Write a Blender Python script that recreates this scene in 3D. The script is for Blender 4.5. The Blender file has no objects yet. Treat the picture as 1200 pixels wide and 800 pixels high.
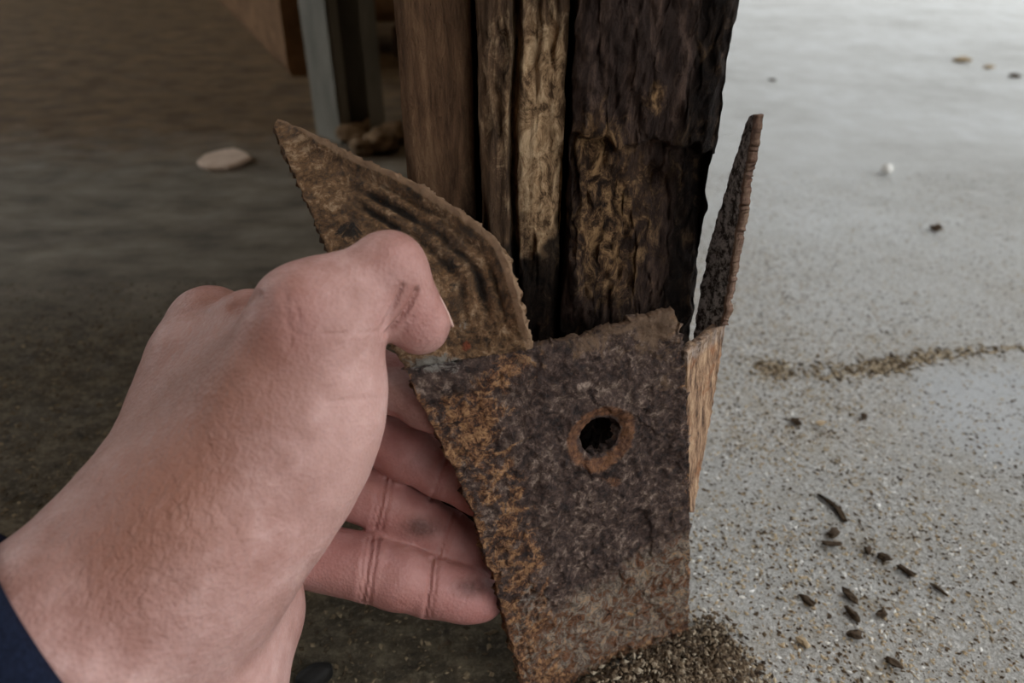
import bpy, bmesh, math, random
import numpy as np
from mathutils import Vector, Matrix

random.seed(7)
rng = np.random.default_rng(7)
C = bpy.context.scene.collection
SC = bpy.context.scene

# ------------------------------------------------------------------ camera, light, exposure
CAM_H = 0.26
PITCH = math.radians(32.0)
F = 867.0
cam = bpy.data.objects.new('camera', bpy.data.cameras.new('camera'))
C.objects.link(cam)
cam.location = (0, 0, CAM_H)
cam.rotation_euler = (math.radians(90) - PITCH, 0, 0)
cam.data.sensor_width = 36.0
cam.data.lens = 36.0 * F / 1200.0
cam.data.clip_start = 0.01
cam.data.dof.use_dof = True
cam.data.dof.focus_distance = 0.235
cam.data.dof.aperture_fstop = 11.0
SC.camera = cam

world = bpy.data.worlds.new('overcast_sky')
SC.world = world
world.use_nodes = True
bg = world.node_tree.nodes['Background']
bg.inputs[0].default_value = (0.965, 0.985, 1.0, 1)
bg.inputs[1].default_value = 1.0

# added warm fill light, no lamp seen: lifts the channel and inside floor
fill_lamp = bpy.data.objects.new('bulb_light', bpy.data.lights.new('bulb_light', 'POINT'))
C.objects.link(fill_lamp); fill_lamp.location = (-.45, .30, 1.9)
fill_lamp.data.energy = 4.5; fill_lamp.data.color = (1.0, .78, .55); fill_lamp.data.shadow_soft_size = .08

SC.view_settings.view_transform = 'Standard'
SC.view_settings.look = 'None'
SC.view_settings.gamma = 1.0
SC.view_settings.use_curve_mapping = False
SC.view_settings.exposure = 1.2

# ------------------------------------------------------------------ points
SP, CP = math.sin(PITCH), math.cos(PITCH)
def P(px, py, d):
    """a point given by where it is seen and how far away it lies (metres along the view axis)"""
    a, b = (px - 600) / F, (400 - py) / F
    return np.array([d * a, d * (CP + b * SP), CAM_H + d * (b * CP - SP)])
def G(px, py, z=0.0):
    """the point of the ground seen there"""
    b = (400 - py) / F
    return P(px, py, (CAM_H - z) / (SP - b * CP))
def pix(V):
    """array of points -> where they are seen and their distance"""
    x, y, z = V[..., 0], V[..., 1], V[..., 2] - CAM_H
    d = y * CP - z * SP
    return 600 + F * x / d, 400 - F * (y * SP + z * CP) / d, d

# ------------------------------------------------------------------ noise
def vnoise(p, seed=0):
    p = np.asarray(p, dtype=np.float64)
    i = np.floor(p).astype(np.int64); f = p - i
    f = f * f * (3 - 2 * f)
    def h(a, b, c):
        n = (a * 374761393 + b * 668265263 + c * 2147483647 + seed * 974711) & 0xffffffff
        n = ((n ^ (n >> 13)) * 1274126177) & 0xffffffff
        return ((n ^ (n >> 16)) & 0xffff) / 65535.0
    out = 0
    for dx in (0, 1):
        for dy in (0, 1):
            for dz in (0, 1):
                w = (f[..., 0] if dx else 1 - f[..., 0]) * (f[..., 1] if dy else 1 - f[..., 1]) * (f[..., 2] if dz else 1 - f[..., 2])
                out = out + w * h(i[..., 0] + dx, i[..., 1] + dy, i[..., 2] + dz)
    return out * 2 - 1
def fbm(p, o=4, seed=0):
    p = np.asarray(p, dtype=np.float64); a, s, t = 1.0, 0, 0
    for k in range(o):
        s = s + a * vnoise(p, seed + k * 17); t += a; a *= .5; p = p * 2.03
    return s / t
def sstep(a, b, x):
    t = np.clip((x - a) / (b - a), 0, 1); return t * t * (3 - 2 * t)

# ------------------------------------------------------------------ objects
def tag(o, label, cat, group=None, kind=None):
    o['label'] = label
    if cat: o['category'] = cat
    if group: o['group'] = group
    if kind: o['kind'] = kind
    return o
def empty(name, loc, label, cat, group=None):
    o = bpy.data.objects.new(name, None); C.objects.link(o)
    o.location = loc; o.empty_display_size = .02
    return tag(o, label, cat, group)
def wloc(o):
    v = Vector(o.location)
    while o.parent: o = o.parent; v += Vector(o.location)
    return v
def mesh_obj(name, V, Fc, mat, parent=None, smooth=True, org=None):
    """V in world space; the object's origin is org (or the parent's)"""
    V = np.asarray(V, dtype=np.float64)
    if parent is not None: base = np.array(wloc(parent))
    elif org is not None: base = np.array(org)
    else: base = np.zeros(3)
    me = bpy.data.meshes.new(name)
    me.from_pydata((V - base).tolist(), [], [tuple(int(k) for k in f) for f in Fc])
    me.update()
    if mat: me.materials.append(mat)
    if smooth: me.polygons.foreach_set('use_smooth', [True] * len(me.polygons))
    o = bpy.data.objects.new(name, me); C.objects.link(o)
    if parent is not None: o.parent = parent
    else: o.location = base
    return o
def fattr(o, name, vals):
    a = o.data.attributes.new(name, 'FLOAT', 'POINT')
    a.data.foreach_set('value', np.asarray(vals, dtype=np.float32))
def box(c0, c1):
    x0, y0, z0 = c0; x1, y1, z1 = c1
    V = [(x0,y0,z0),(x1,y0,z0),(x1,y1,z0),(x0,y1,z0),(x0,y0,z1),(x1,y0,z1),(x1,y1,z1),(x0,y1,z1)]
    return np.array(V), [(0,3,2,1),(4,5,6,7),(0,1,5,4),(1,2,6,5),(2,3,7,6),(3,0,4,7)]
def gridfaces(n, m):
    i, j = np.meshgrid(np.arange(n - 1), np.arange(m - 1), indexing='ij')
    a = (i * m + j).ravel()
    return np.stack([a, a + m, a + m + 1, a + 1], 1)

# ------------------------------------------------------------------ materials
def lin(r, g, b):
    f = lambda c: ((c / 255 + .055) / 1.055) ** 2.4 if c > 10 else c / 255 / 12.92
    return (f(r), f(g), f(b), 1)
class M:
    def __init__(s, name, rough=.8, spec=.3):
        s.m = bpy.data.materials.new(name); s.m.use_nodes = True
        s.t = s.m.node_tree; s.b = s.t.nodes['Principled BSDF']
        s.b.inputs['Roughness'].default_value = rough
        s.b.inputs['Specular IOR Level'].default_value = spec
        s.tc = s.t.nodes.new('ShaderNodeTexCoord').outputs['Object']
        s.geo = None
    def put(s, sock, v):
        if hasattr(v, 'is_linked'): s.t.links.new(v, sock)
        else: sock.default_value = v
    def world(s):
        if s.geo is None: s.geo = s.t.nodes.new('ShaderNodeNewGeometry').outputs['Position']
        return s.geo
    def mapped(s, scale, src=None, rot=(0,0,0)):
        n = s.t.nodes.new('ShaderNodeMapping'); s.put(n.inputs[0], src or s.tc)
        n.inputs['Rotation'].default_value = rot
        n.inputs['Scale'].default_value = scale; return n.outputs[0]
    def noise(s, scale, det=5, rough=.6, vec=None, dist=0.0):
        n = s.t.nodes.new('ShaderNodeTexNoise'); s.put(n.inputs['Vector'], vec or s.tc)
        n.inputs['Scale'].default_value = scale; n.inputs['Detail'].default_value = det
        n.inputs['Roughness'].default_value = rough; n.inputs['Distortion'].default_value = dist
        return n.outputs['Fac']
    def cn(s, scale, k=3.0, det=5, rough=.62, vec=None, dist=0.0):
        return s.math('MULTIPLY', s.math('SUBTRACT', s.noise(scale, det, rough, vec, dist), .5), k)
    def voro(s, scale, vec=None, feat='F1'):
        n = s.t.nodes.new('ShaderNodeTexVoronoi'); s.put(n.inputs['Vector'], vec or s.tc)
        n.feature = feat; n.inputs['Scale'].default_value = scale; return n.outputs['Distance']
    def ramp(s, fac, stops):
        n = s.t.nodes.new('ShaderNodeValToRGB'); s.put(n.inputs[0], fac)
        e = n.color_ramp.elements
        while len(e) < len(stops): e.new(.5)
        for k, (p, c) in enumerate(stops):
            e[k].position = p; e[k].color = c if isinstance(c, tuple) else (c, c, c, 1)
        return n.outputs[0]
    def attr(s, name):
        n = s.t.nodes.new('ShaderNodeAttribute'); n.attribute_name = name; return n.outputs['Fac']
    def math(s, op, a, b=0.0, clamp=False):
        n = s.t.nodes.new('ShaderNodeMath'); n.operation = op; n.use_clamp = clamp
        s.put(n.inputs[0], a); s.put(n.inputs[1], b); return n.outputs[0]
    def mix(s, fac, a, b):
        n = s.t.nodes.new('ShaderNodeMix'); n.data_type = 'RGBA'
        s.put(n.inputs[0], fac); s.put(n.inputs[6], a); s.put(n.inputs[7], b); return n.outputs[2]
    def xyz(s, v):
        n = s.t.nodes.new('ShaderNodeSeparateXYZ'); s.put(n.inputs[0], v); return n.outputs
    def bump(s, h, dist=.001, strength=1.0, prev=None):
        n = s.t.nodes.new('ShaderNodeBump'); s.put(n.inputs['Height'], h)
        n.inputs['Distance'].default_value = dist; n.inputs['Strength'].default_value = strength
        if prev: s.put(n.inputs['Normal'], prev)
        return n.outputs[0]
    def done(s, col, normal=None, rough=None):
        s.put(s.b.inputs['Base Color'], col)
        if normal: s.put(s.b.inputs['Normal'], normal)
        if rough is not None: s.put(s.b.inputs['Roughness'], rough)
        return s.m

def mat_floor():
    m = M('dirty_concrete', .85, .25); w = m.world(); x, y, z = m.xyz(w)
    big = m.noise(5, 4, .6, w); mid = m.noise(28, 6, .65, w); fine = m.noise(480, 5, .8, m.mapped((1, .8, 1), w), 1.0)
    grain = m.noise(900, 4, .75, w)
    near = m.ramp(m.math('ADD', y, m.math('MULTIPLY', m.math('SUBTRACT', big, .5), .5)), [(.0, 1.0), (.40, .85), (.62, .25), (1.0, 0.0)])
    # a cleaner trowelled patch to the right of the sandy crack
    ddx = m.math('MULTIPLY', m.math('SUBTRACT', x, .300), 12.0); ddy = m.math('MULTIPLY', m.math('SUBTRACT', y, .335), 17.0)
    rad = m.math('ADD', m.math('ADD', m.math('MULTIPLY', ddx, ddx), m.math('MULTIPLY', ddy, ddy)), m.math('MULTIPLY', m.math('SUBTRACT', mid, .5), 1.2))
    patch = m.ramp(rad, [(.45, 1.0), (1.0, 0.0)])
    near = m.math('MULTIPLY', near, m.math('SUBTRACT', 1.0, m.math('MULTIPLY', patch, .75)))
    pale = m.ramp(m.math('ADD', m.math('MULTIPLY', big, .55), m.math('MULTIPLY', mid, .45)),
                  [(.36, lin(172,172,168)), (.5, lin(192,193,190)), (.64, lin(206,208,207))])
    # worn to the aggregate beside the post: dark pits, pale grains, sandy film
    worn = m.ramp(m.math('ADD', m.math('MULTIPLY', fine, .6), m.math('MULTIPLY', grain, .4)),
                  [(.37, lin(84,76,64)), (.44, lin(158,152,142)), (.51, lin(196,193,187)), (.62, lin(228,226,222))])
    pale = m.mix(m.math('MULTIPLY', near, .9), pale, worn)
    pale = m.mix(m.math('MULTIPLY', patch, .5), pale, lin(208,211,214))
    sand = m.ramp(m.noise(40, 6, .75, w), [(.50, 0.0), (.62, 1.0)])
    pale = m.mix(m.math('MULTIPLY', sand, m.math('MULTIPLY', near, .4)), pale, lin(160,146,122))
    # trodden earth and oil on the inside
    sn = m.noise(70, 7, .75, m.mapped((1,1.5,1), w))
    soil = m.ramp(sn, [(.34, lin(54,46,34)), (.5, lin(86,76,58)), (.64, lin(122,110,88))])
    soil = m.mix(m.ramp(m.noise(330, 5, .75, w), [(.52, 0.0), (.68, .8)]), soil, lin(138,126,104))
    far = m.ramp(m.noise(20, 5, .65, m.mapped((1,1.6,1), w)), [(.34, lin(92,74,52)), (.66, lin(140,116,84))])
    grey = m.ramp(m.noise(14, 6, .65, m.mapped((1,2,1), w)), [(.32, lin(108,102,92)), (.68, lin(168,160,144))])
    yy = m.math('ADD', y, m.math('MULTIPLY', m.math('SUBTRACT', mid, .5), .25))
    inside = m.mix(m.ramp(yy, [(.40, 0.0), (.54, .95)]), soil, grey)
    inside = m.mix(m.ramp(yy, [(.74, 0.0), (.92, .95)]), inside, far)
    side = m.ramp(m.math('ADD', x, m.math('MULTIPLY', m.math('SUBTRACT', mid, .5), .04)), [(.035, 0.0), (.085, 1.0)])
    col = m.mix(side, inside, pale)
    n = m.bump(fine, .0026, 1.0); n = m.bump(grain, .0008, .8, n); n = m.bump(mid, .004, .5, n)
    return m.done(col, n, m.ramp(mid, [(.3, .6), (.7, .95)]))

def mat_rust(name, flap=False):
    m = M(name, .75, .35)
    a, b2, c = m.noise(130, 7, .75, None, .6), m.noise(420, 6, .75, None, .5), m.noise(45, 5, .65)
    d = m.noise(1100, 4, .75)
    ca, cb, cc = m.cn(150, 3.2, 7, .75, None, .7), m.cn(420, 3.0, 6, .75, None, .5), m.cn(55, 2.6, 6, .7)
    def over(col, mask, amp, tex, c2, lo=.42, hi=.62, top=.92):
        return m.mix(m.ramp(m.math('ADD', m.attr(mask), m.math('MULTIPLY', tex, amp)), [(lo, 0.0), (hi, top)]), col, c2)
    if flap:
        col = m.ramp(m.math('ADD', m.math('MULTIPLY', a, .6), m.math('MULTIPLY', b2, .4)),
                     [(.38, lin(48,36,27)), (.46, lin(104,78,54)), (.53, lin(150,114,80)), (.60, lin(204,172,138))])
        col = m.mix(m.ramp(cc, [(.05, 0.0), (.5, .85)]), col, lin(70,55,42))
        col = m.mix(m.ramp(m.math('ADD', m.attr('groove'), m.math('MULTIPLY', ca, .3)), [(.2, 0.0), (.75, .95)]), col, lin(34,26,20))
        col = m.mix(m.ramp(cb, [(.35, 0.0), (.6, .8)]), col, lin(150,96,52))
        col = m.mix(m.ramp(m.math('MULTIPLY', ca, -1.0), [(.5, 0.0), (.8, .6)]), col, lin(178,160,132))
        col = over(col, 'rim', .3, ca, lin(190,154,122), .4, .7, .8)
        col = over(col, 'black', .7, ca, lin(30,25,21))
        col = over(col, 'grey', .6, cb, lin(146,141,132))
        col = over(col, 'red', .4, ca, lin(150,74,44))
    else:
        col = m.ramp(m.math('ADD', m.math('MULTIPLY', a, .5), m.math('MULTIPLY', b2, .5)),
                     [(.40, lin(40,31,30)), (.47, lin(74,56,50)), (.54, lin(110,89,79)), (.61, lin(176,154,138))])
        col = m.mix(m.ramp(m.cn(700, 3, 5, .75, None, .6), [(.45, 0.0), (.8, .6)]), col, lin(146,134,124))
        lowc = m.ramp(m.noise(190, 7, .8, None, 1.2), [(.37, lin(50,40,36)), (.44, lin(150,96,58)), (.49, lin(112,98,88)), (.55, lin(168,154,138)), (.63, lin(204,154,104))])
        col = over(col, 'low', .35, cc, lowc, .42, .6, .95)
        ogc = m.ramp(b2, [(.42, lin(70,46,35)), (.49, lin(134,90,60)), (.60, lin(202,154,108))])
        col = over(col, 'orange', .85, ca, ogc, .5, .66)
        col = over(col, 'tan', .6, ca, lin(140,112,88), .55, .75, .8)
        col = over(col, 'ring', .45, ca, m.ramp(b2, [(.38, lin(96,60,44)), (.6, lin(160,112,78))]))
        col = over(col, 'black', .7, ca, lin(34,27,28), .5, .68)
        col = over(col, 'grey', .6, cb, lin(150,145,137), .5, .7)
    n = m.bump(a, .0030, 1.0); n = m.bump(b2, .0022, 1.0, n); n = m.bump(d, .0005, .9, n)
    return m.done(col, n, m.ramp(b2, [(.35, .5), (.65, .9)]))

def mat_side():
    m = M('streaked_rust', .8, .3)
    v = m.mapped((1, 1, .22)); a, b2 = m.noise(380, 6, .7, v), m.noise(120, 5, .7)
    col = m.ramp(a, [(.36, lin(66,48,36)), (.48, lin(136,106,82)), (.62, lin(176,146,116))])
    col = m.mix(m.ramp(b2, [(.55, 0.0), (.66, .7)]), col, lin(132,84,52))
    col = m.mix(m.ramp(m.attr('edge'), [(0.0, 0.0), (1.0, .7)]), col, lin(96,74,64))
    col = m.mix(m.ramp(m.attr('black'), [(.2, 0.0), (.8, .95)]), col, m.ramp(m.noise(420, 6, .75), [(.44, lin(30,26,24)), (.58, lin(160,152,146))]))
    n = m.bump(a, .0012, .9); n = m.bump(b2, .001, .6, n)
    return m.done(col, n)

def mat_wood(name, stops, darkc, tanc):
    m = M(name, .88, .15)
    v = m.mapped((1, 1, .16)); v2 = m.mapped((1, 1, .05))
    a, b2, g = m.noise(330, 7, .75, v, .4), m.noise(90, 5, .65, v2), m.noise(190, 7, .78, m.mapped((1, 1, .6)), .8)
    ca, cg = m.math('MULTIPLY', m.math('SUBTRACT', a, .5), 3.0), m.math('MULTIPLY', m.math('SUBTRACT', g, .5), 3.0)
    col = m.ramp(m.math('ADD', m.math('MULTIPLY', a, .6), m.math('MULTIPLY', b2, .4)), stops)
    tn = m.math('ADD', m.attr('tan'), m.math('ADD', m.math('MULTIPLY', ca, .35), m.math('MULTIPLY', cg, .3)))
    col = m.mix(m.ramp(tn, [(.35, 0.0), (.85, .9)]), col, tanc if not isinstance(tanc, list) else m.ramp(g, tanc))
    rt = m.math('ADD', m.attr('rot'), m.math('MULTIPLY', cg, .4))
    rc = m.ramp(g, [(.42, darkc), (.55, lin(40,31,25)), (.68, lin(92,72,52))])
    col = m.mix(m.ramp(rt, [(.35, 0.0), (.75, .95)]), col, rc)
    n = m.bump(a, .0018, .9); n = m.bump(g, .0022, .9, n)
    return m.done(col, n)

def mat_skin():
    m = M('skin', .5, .35)
    a, b2, c = m.noise(95, 6, .68), m.noise(420, 4, .65), m.noise(26, 4, .55)
    col = m.ramp(m.math('ADD', m.math('MULTIPLY', a, .5), m.math('MULTIPLY', c, .5)),
                 [(.38, lin(152,110,100)), (.5, lin(174,134,126)), (.62, lin(198,162,155))])
    col = m.mix(m.ramp(m.attr('red'), [(0.0, 0.0), (1.0, .85)]), col, lin(166,104,98))
    col = m.mix(m.ramp(m.attr('tan_shade'), [(0.0, 0.0), (1.0, .75)]), col, lin(140,94,76))  # browner skin that also carries the shade on the hand's left
    col = m.mix(m.ramp(m.attr('pale'), [(0.0, 0.0), (1.0, .7)]), col, lin(202,164,156))
    st = m.math('MULTIPLY', m.attr('stain'), m.math('ADD', .35, m.math('MULTIPLY', b2, 1.1)))
    col = m.mix(m.ramp(st, [(.12, 0.0), (.8, .85)]), col, lin(84,50,42))
    m.put(m.b.inputs['Subsurface Weight'], .12)
    m.b.inputs['Subsurface Radius'].default_value = (1.0, .35, .2)
    m.b.inputs['Subsurface Scale'].default_value = .003
    # fine lines across the back of the wrist, pores elsewhere
    wv = m.mapped((1, 1, 1), rot=(.3, .5, .6)); wv = m.mapped((640, 260, 460), wv)
    wr = m.noise(1, 4, .6, wv, .6)
    hgt = m.math('MULTIPLY', wr, m.math('ADD', m.math('MULTIPLY', m.attr('wrinkle'), .9), .16))
    n = m.bump(hgt, .0011, .8)
    n = m.bump(m.voro(900), .0003, .5, n); n = m.bump(m.noise(260, 5, .7), .0005, .3, n)
    n = m.bump(m.attr('crease'), .0012, .6, n)
    return m.done(col, n, m.ramp(b2, [(.35, .42), (.65, .6)]))

def mat_plain(name, stops, scale=80, rough=.85, bump=.001, spec=.25, stretch=None):
    m = M(name, rough, spec)
    v = m.mapped(stretch) if stretch else None
    a = m.noise(scale, 5, .65, v)
    return m.done(m.ramp(a, stops), m.bump(a, bump, .7))

MAT_FLOOR = mat_floor()
MAT_RUST = mat_rust('flaking_rust'); MAT_FLAP = mat_rust('layered_rust', True); MAT_SIDE = mat_side()
MAT_WOOD_L = mat_wood('brown_timber', [(.36, lin(62,45,33)), (.5, lin(112,84,62)), (.64, lin(144,112,84))], lin(26,20,16), lin(120,94,66))
MAT_WOOD_M = mat_wood('split_timber', [(.36, lin(52,40,31)), (.5, lin(102,79,60)), (.64, lin(146,116,88))], lin(20,16,14),
                      [(.40, lin(92,70,50)), (.5, lin(190,154,116)), (.60, lin(230,198,158))])
MAT_WOOD_R = mat_wood('rotten_timber', [(.36, lin(30,23,21)), (.5, lin(66,52,46)), (.64, lin(112,90,78))], lin(16,12,11),
                      [(.42, lin(36,27,21)), (.5, lin(104,78,55)), (.60, lin(184,146,104))])
MAT_SKIN = mat_skin()
MAT_NAIL = mat_plain('fingernail', [(.3, lin(190,150,140)), (.7, lin(214,184,170))], 200, .35, .0002, .5)
MAT_CLOTH = mat_plain('navy_cloth', [(.3, lin(14,19,34)), (.7, lin(27,35,56))], 900, .9, .0008, .15)
MAT_ZINC = mat_plain('galvanised_steel', [(.3, lin(112,112,104)), (.7, lin(152,150,140))], 30, .6, .0005, .4, (1, 1, .3))
MAT_TIMBER = mat_plain('rough_timber', [(.3, lin(92,68,46)), (.7, lin(140,108,78))], 26, .9, .003, .2, (1, .2, 1))
MAT_DARKWALL = mat_plain('dark_boarding', [(.3, lin(52,42,32)), (.7, lin(84,68,52))], 20, .9, .003, .2, (1, 1, .1))
MAT_CHIP = mat_plain('pale_chip', [(.3, lin(196,176,158)), (.7, lin(224,206,190))], 60, .8, .001)
MAT_CLOD = mat_plain('dry_earth', [(.3, lin(84,67,50)), (.7, lin(150,126,98))], 90, .95, .003)
MAT_BARK = mat_plain('dark_fragment', [(.3, lin(44,34,26)), (.7, lin(86,70,52))], 300, .9, .001)
MAT_TANGRIT = mat_plain('sandy_grit', [(.3, lin(132,112,86)), (.7, lin(184,166,136))], 300, .9, .0005)
MAT_WHITEGRIT = mat_plain('white_grit', [(.3, lin(196,194,188)), (.7, lin(232,230,224))], 300, .8, .0005)
def mat_grit(name, stops):
    m = M(name, .9, .2); return m.done(m.ramp(m.attr('tone'), stops))
MAT_MIXGRIT = mat_grit('mixed_grit', [(0.0, lin(58,46,34)), (.38, lin(96,80,60)), (.42, lin(150,130,102)), (.84, lin(180,164,136)), (.88, lin(206,203,196)), (1.0, lin(226,224,218))])
MAT_SANDGRIT = mat_grit('sand_crumbs', [(0.0, lin(64,52,38)), (.5, lin(104,88,68)), (.55, lin(146,130,106)), (1.0, lin(178,164,140))])
MAT_EARTHGRIT = mat_grit('earth_crumbs', [(0.0, lin(50,40,31)), (.5, lin(94,79,62)), (.8, lin(128,112,92)), (1.0, lin(170,158,138))])
MAT_DARKGRIT = mat_grit('dark_crumbs', [(0.0, lin(56,46,34)), (.6, lin(100,86,66)), (1.0, lin(142,126,100))])
MAT_BLACK = mat_plain('black_stone', [(.3, lin(16,15,14)), (.7, lin(34,31,28))], 120, .7, .001)

# ------------------------------------------------------------------ the setting: floor, and an unseen shed shell added to shape the light
def struct(name, c0, c1, mat, label=None):
    V, Fc = box(c0, c1)
    o = mesh_obj(name, V, Fc, mat, smooth=False, org=((c0[0]+c1[0])/2, (c0[1]+c1[1])/2, c0[2]))
    o['kind'] = 'structure'
    if label: o['label'] = label
    return o
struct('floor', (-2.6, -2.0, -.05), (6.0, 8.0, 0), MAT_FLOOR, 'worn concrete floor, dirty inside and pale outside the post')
struct('shade_wall_right', (-.030, .335, 0), (.050, 3.2, 2.2), MAT_DARKWALL, 'dark boarded wall added out of sight behind the rotten post to shade the inside')
struct('shade_wall_back', (-2.6, 3.2, 0), (.050, 3.28, 2.2), MAT_DARKWALL, 'dark boarded wall at the back of the added, unseen shed shell')
struct('shade_wall_left', (-2.68, -1.4, 0), (-2.6, 3.28, .55), MAT_DARKWALL, 'low dark boarded wall of the added, unseen shed shell, open above to let light in')
struct('shade_trim', (-2.68, -1.4, .55), (-2.6, -.2, 2.2), MAT_DARKWALL, 'dark boarding beside the light opening in the added, unseen shed shell')
struct('shade_wall_front', (-2.68, -1.48, 0), (.55, -1.4, 2.2), MAT_DARKWALL, 'dark boarded wall added unseen behind the camera to shade the hand')
struct('ceiling', (-2.68, -1.48, 2.2), (.75, 3.28, 2.26), MAT_DARKWALL, 'dark boarded ceiling added unseen overhead to shade the hand, post and near floor')

# ------------------------------------------------------------------ rotten post
POST_Y = .225
def board(name, x0, x1, yf, depth, mat, relief, attrs, parent, seed, ztop=2.2, rag=.0006):
    z = np.concatenate([np.linspace(0, .27, 210), np.linspace(.28, ztop, 24)])
    nf = max(24, int((x1 - x0) / .00045)); ns = 30
    # section loop: front (left to right), right side, back, left side
    fx = np.linspace(x0, x1, nf); sy = np.linspace(yf, yf + depth, ns + 2)[1:-1]
    sec = np.concatenate([np.stack([fx, np.full(nf, yf)], 1), np.stack([np.full(ns, x1), sy], 1),
                          np.array([[x1, yf + depth], [x0, yf + depth]]), np.stack([np.full(ns, x0), sy[::-1]], 1)])
    n = len(sec)
    V = np.zeros((len(z), n, 3)); V[..., 0] = sec[None, :, 0]; V[..., 1] = sec[None, :, 1]; V[..., 2] = z[:, None]
    U = V.copy()
    fr = np.zeros(n, bool); fr[:nf] = True
    q = U * np.array([260, 260, 40.0])
    V[:, fr, 1] += relief(U[:, fr], z)
    V[..., 0] += rag * fbm(U * np.array([300, 300, 90.0]), 4, seed) * 1.6
    # rounded, worn arrises
    tx = np.minimum(U[:, fr, 0] - x0, x1 - U[:, fr, 0])
    V[:, fr, 1] += .0022 * (1 - sstep(0, .0035, tx))
    Fc = []
    for i in range(len(z) - 1):
        for j in range(n):
            k = (j + 1) % n
            Fc.append((i*n + j, i*n + k, (i+1)*n + k, (i+1)*n + j))
    Fc.append(tuple(range((len(z)-1)*n, len(z)*n)))
    Fc.append(tuple(range(n - 1, -1, -1)))
    o = mesh_obj(name, V.reshape(-1, 3), Fc, mat, parent)
    for k, fn in attrs.items(): fattr(o, k, fn(U).reshape(-1))
    return o

post = empty('timber_post', (.015, POST_Y, 0), 'rotten dark timber post of three upright boards beside the bent rusty plate', 'post')
def rel_left(U, z): return .0005 * fbm(U * np.array([400, 1, 25.0]), 4, 3)
def rel_mid(U, z):
    ax, _, _ = pix(U); _, ay, _ = pix(U)
    split = np.exp(-((U[..., 0] - (.0008 + .0006 * np.sin(U[..., 2] * 60))) / .0011) ** 2) * sstep(.07, .12, U[..., 2])
    r = .0018 * fbm(U * np.array([260, 1, 28.0]), 5, 5) + .0075 * split
    ch = fbm(U * np.array([170, 1, 60.0]), 4, 8)
    return r + .0022 * sstep(0.0, .35, ch) + .003 * (1 - sstep(.05, .11, U[..., 2]))
def rel_right(U, z):
    led = U[..., 2] - (.193 + .010 * fbm(U * np.array([90, 1, 0.0]), 3, 4) - .18 * (U[..., 0] - .04))
    below = 1 - sstep(-.0012, .0012, led)
    deep = below * .006 * sstep(-.055, -.004, led)                 # a broken ledge, hollow right under it
    r = .0028 * fbm(U * np.array([190, 1, 80.0]), 5, 6) + .0016 * fbm(U * np.array([520, 1, 300.0]), 4, 9)
    hole = np.exp(-(((U[..., 0] - .044) / .006) ** 2 + ((U[..., 2] - .178) / .0045) ** 2)) * .006
    return r + deep + hole
def pix_blob(U, cx, cy, rx, ry):
    x, y, d = pix(U); return np.exp(-(((x - cx) / rx) ** 2 + ((y - cy) / ry) ** 2))
board('board', -.0346, -.0122, POST_Y + .009, .085, MAT_WOOD_L, rel_left,
      {'tan': lambda U: np.zeros(U.shape[:2]), 'rot': lambda U: .75 * (1 - sstep(.13, .20, U[..., 2])) + .35 * sstep(-.020, -.013, U[..., 0])}, post, 11, rag=.0003)
board('board', -.0100, .0160, POST_Y + .002, .088, MAT_WOOD_M, rel_mid,
      {'tan': lambda U: 1.25 * pix_blob(U, 640, 180, 30, 120) + .35 * pix_blob(U, 590, 120, 25, 130) + .45 * pix_blob(U, 640, 60, 30, 60) + .3 * pix_blob(U, 632, 290, 28, 40) + .1,
       'rot': lambda U: 1.1 * (1 - sstep(.148, .170, U[..., 2] + .02 * fbm(U * 120, 3, 2))) - .1 + .3 * (1 - sstep(-.0095, -.006, U[..., 0]))}, post, 12)
board('board', .0185, .0628, POST_Y - .002, .092, MAT_WOOD_R, rel_right,
      {'tan': lambda U: .62 * pix_blob(U, 700, 165, 32, 50) + .7 * pix_blob(U, 770, 115, 14, 26) + .62 * pix_blob(U, 735, 250, 62, 95) + .5 * pix_blob(U, 705, 300, 40, 80) + .0,
       'rot': lambda U: .9 * (1 - sstep(.115, .145, U[..., 2])) + .75 * sstep(.044, .056, U[..., 0]) + .1}, post, 13, rag=.0018)

# ------------------------------------------------------------------ bent and torn steel post shoe
shoe = empty('post_shoe', (.035, .196, 0), 'rusty steel post shoe, bent and torn open in front of the rotten post', 'bracket')

def plane3(a, b, c):
    n = np.cross(b - a, c - a); return a, n / np.linalg.norm(n)
O = np.array([0, 0, CAM_H])
PL0, PLN = plane3(P(475, 430, .216), P(790, 365, .225), P(808, 742, .298))
if PLN[1] > 0: PLN = -PLN
QL0, QLN = plane3(P(475, 430, .216), P(790, 365, .225), P(612, 828, .2725))
def onplane(px, py):
    r = P(px, py, 1.0) - O
    t = np.dot(PL0 - O, PLN) / np.dot(r, PLN); t2 = np.dot(QL0 - O, QLN) / np.dot(r, QLN)
    l = 475 + (py - 430) * .346; w = min(max((px - l) / (804 - l), 0), 1)
    return O + r * (t * w + t2 * (1 - w))
def polyl(pts, t):
    """points of a polyline by arc length share t"""
    pts = np.array(pts, float); s = np.concatenate([[0], np.cumsum(np.linalg.norm(np.diff(pts, axis=0), axis=1))]); s /= s[-1]
    return np.stack([np.interp(t, s, pts[:, k]) for k in range(3)], 1)
def normals(g):
    du = np.gradient(g, axis=0); dv = np.gradient(g, axis=1)
    n = np.cross(du, dv); return n / np.maximum(np.linalg.norm(n, axis=-1, keepdims=True), 1e-12)
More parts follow.
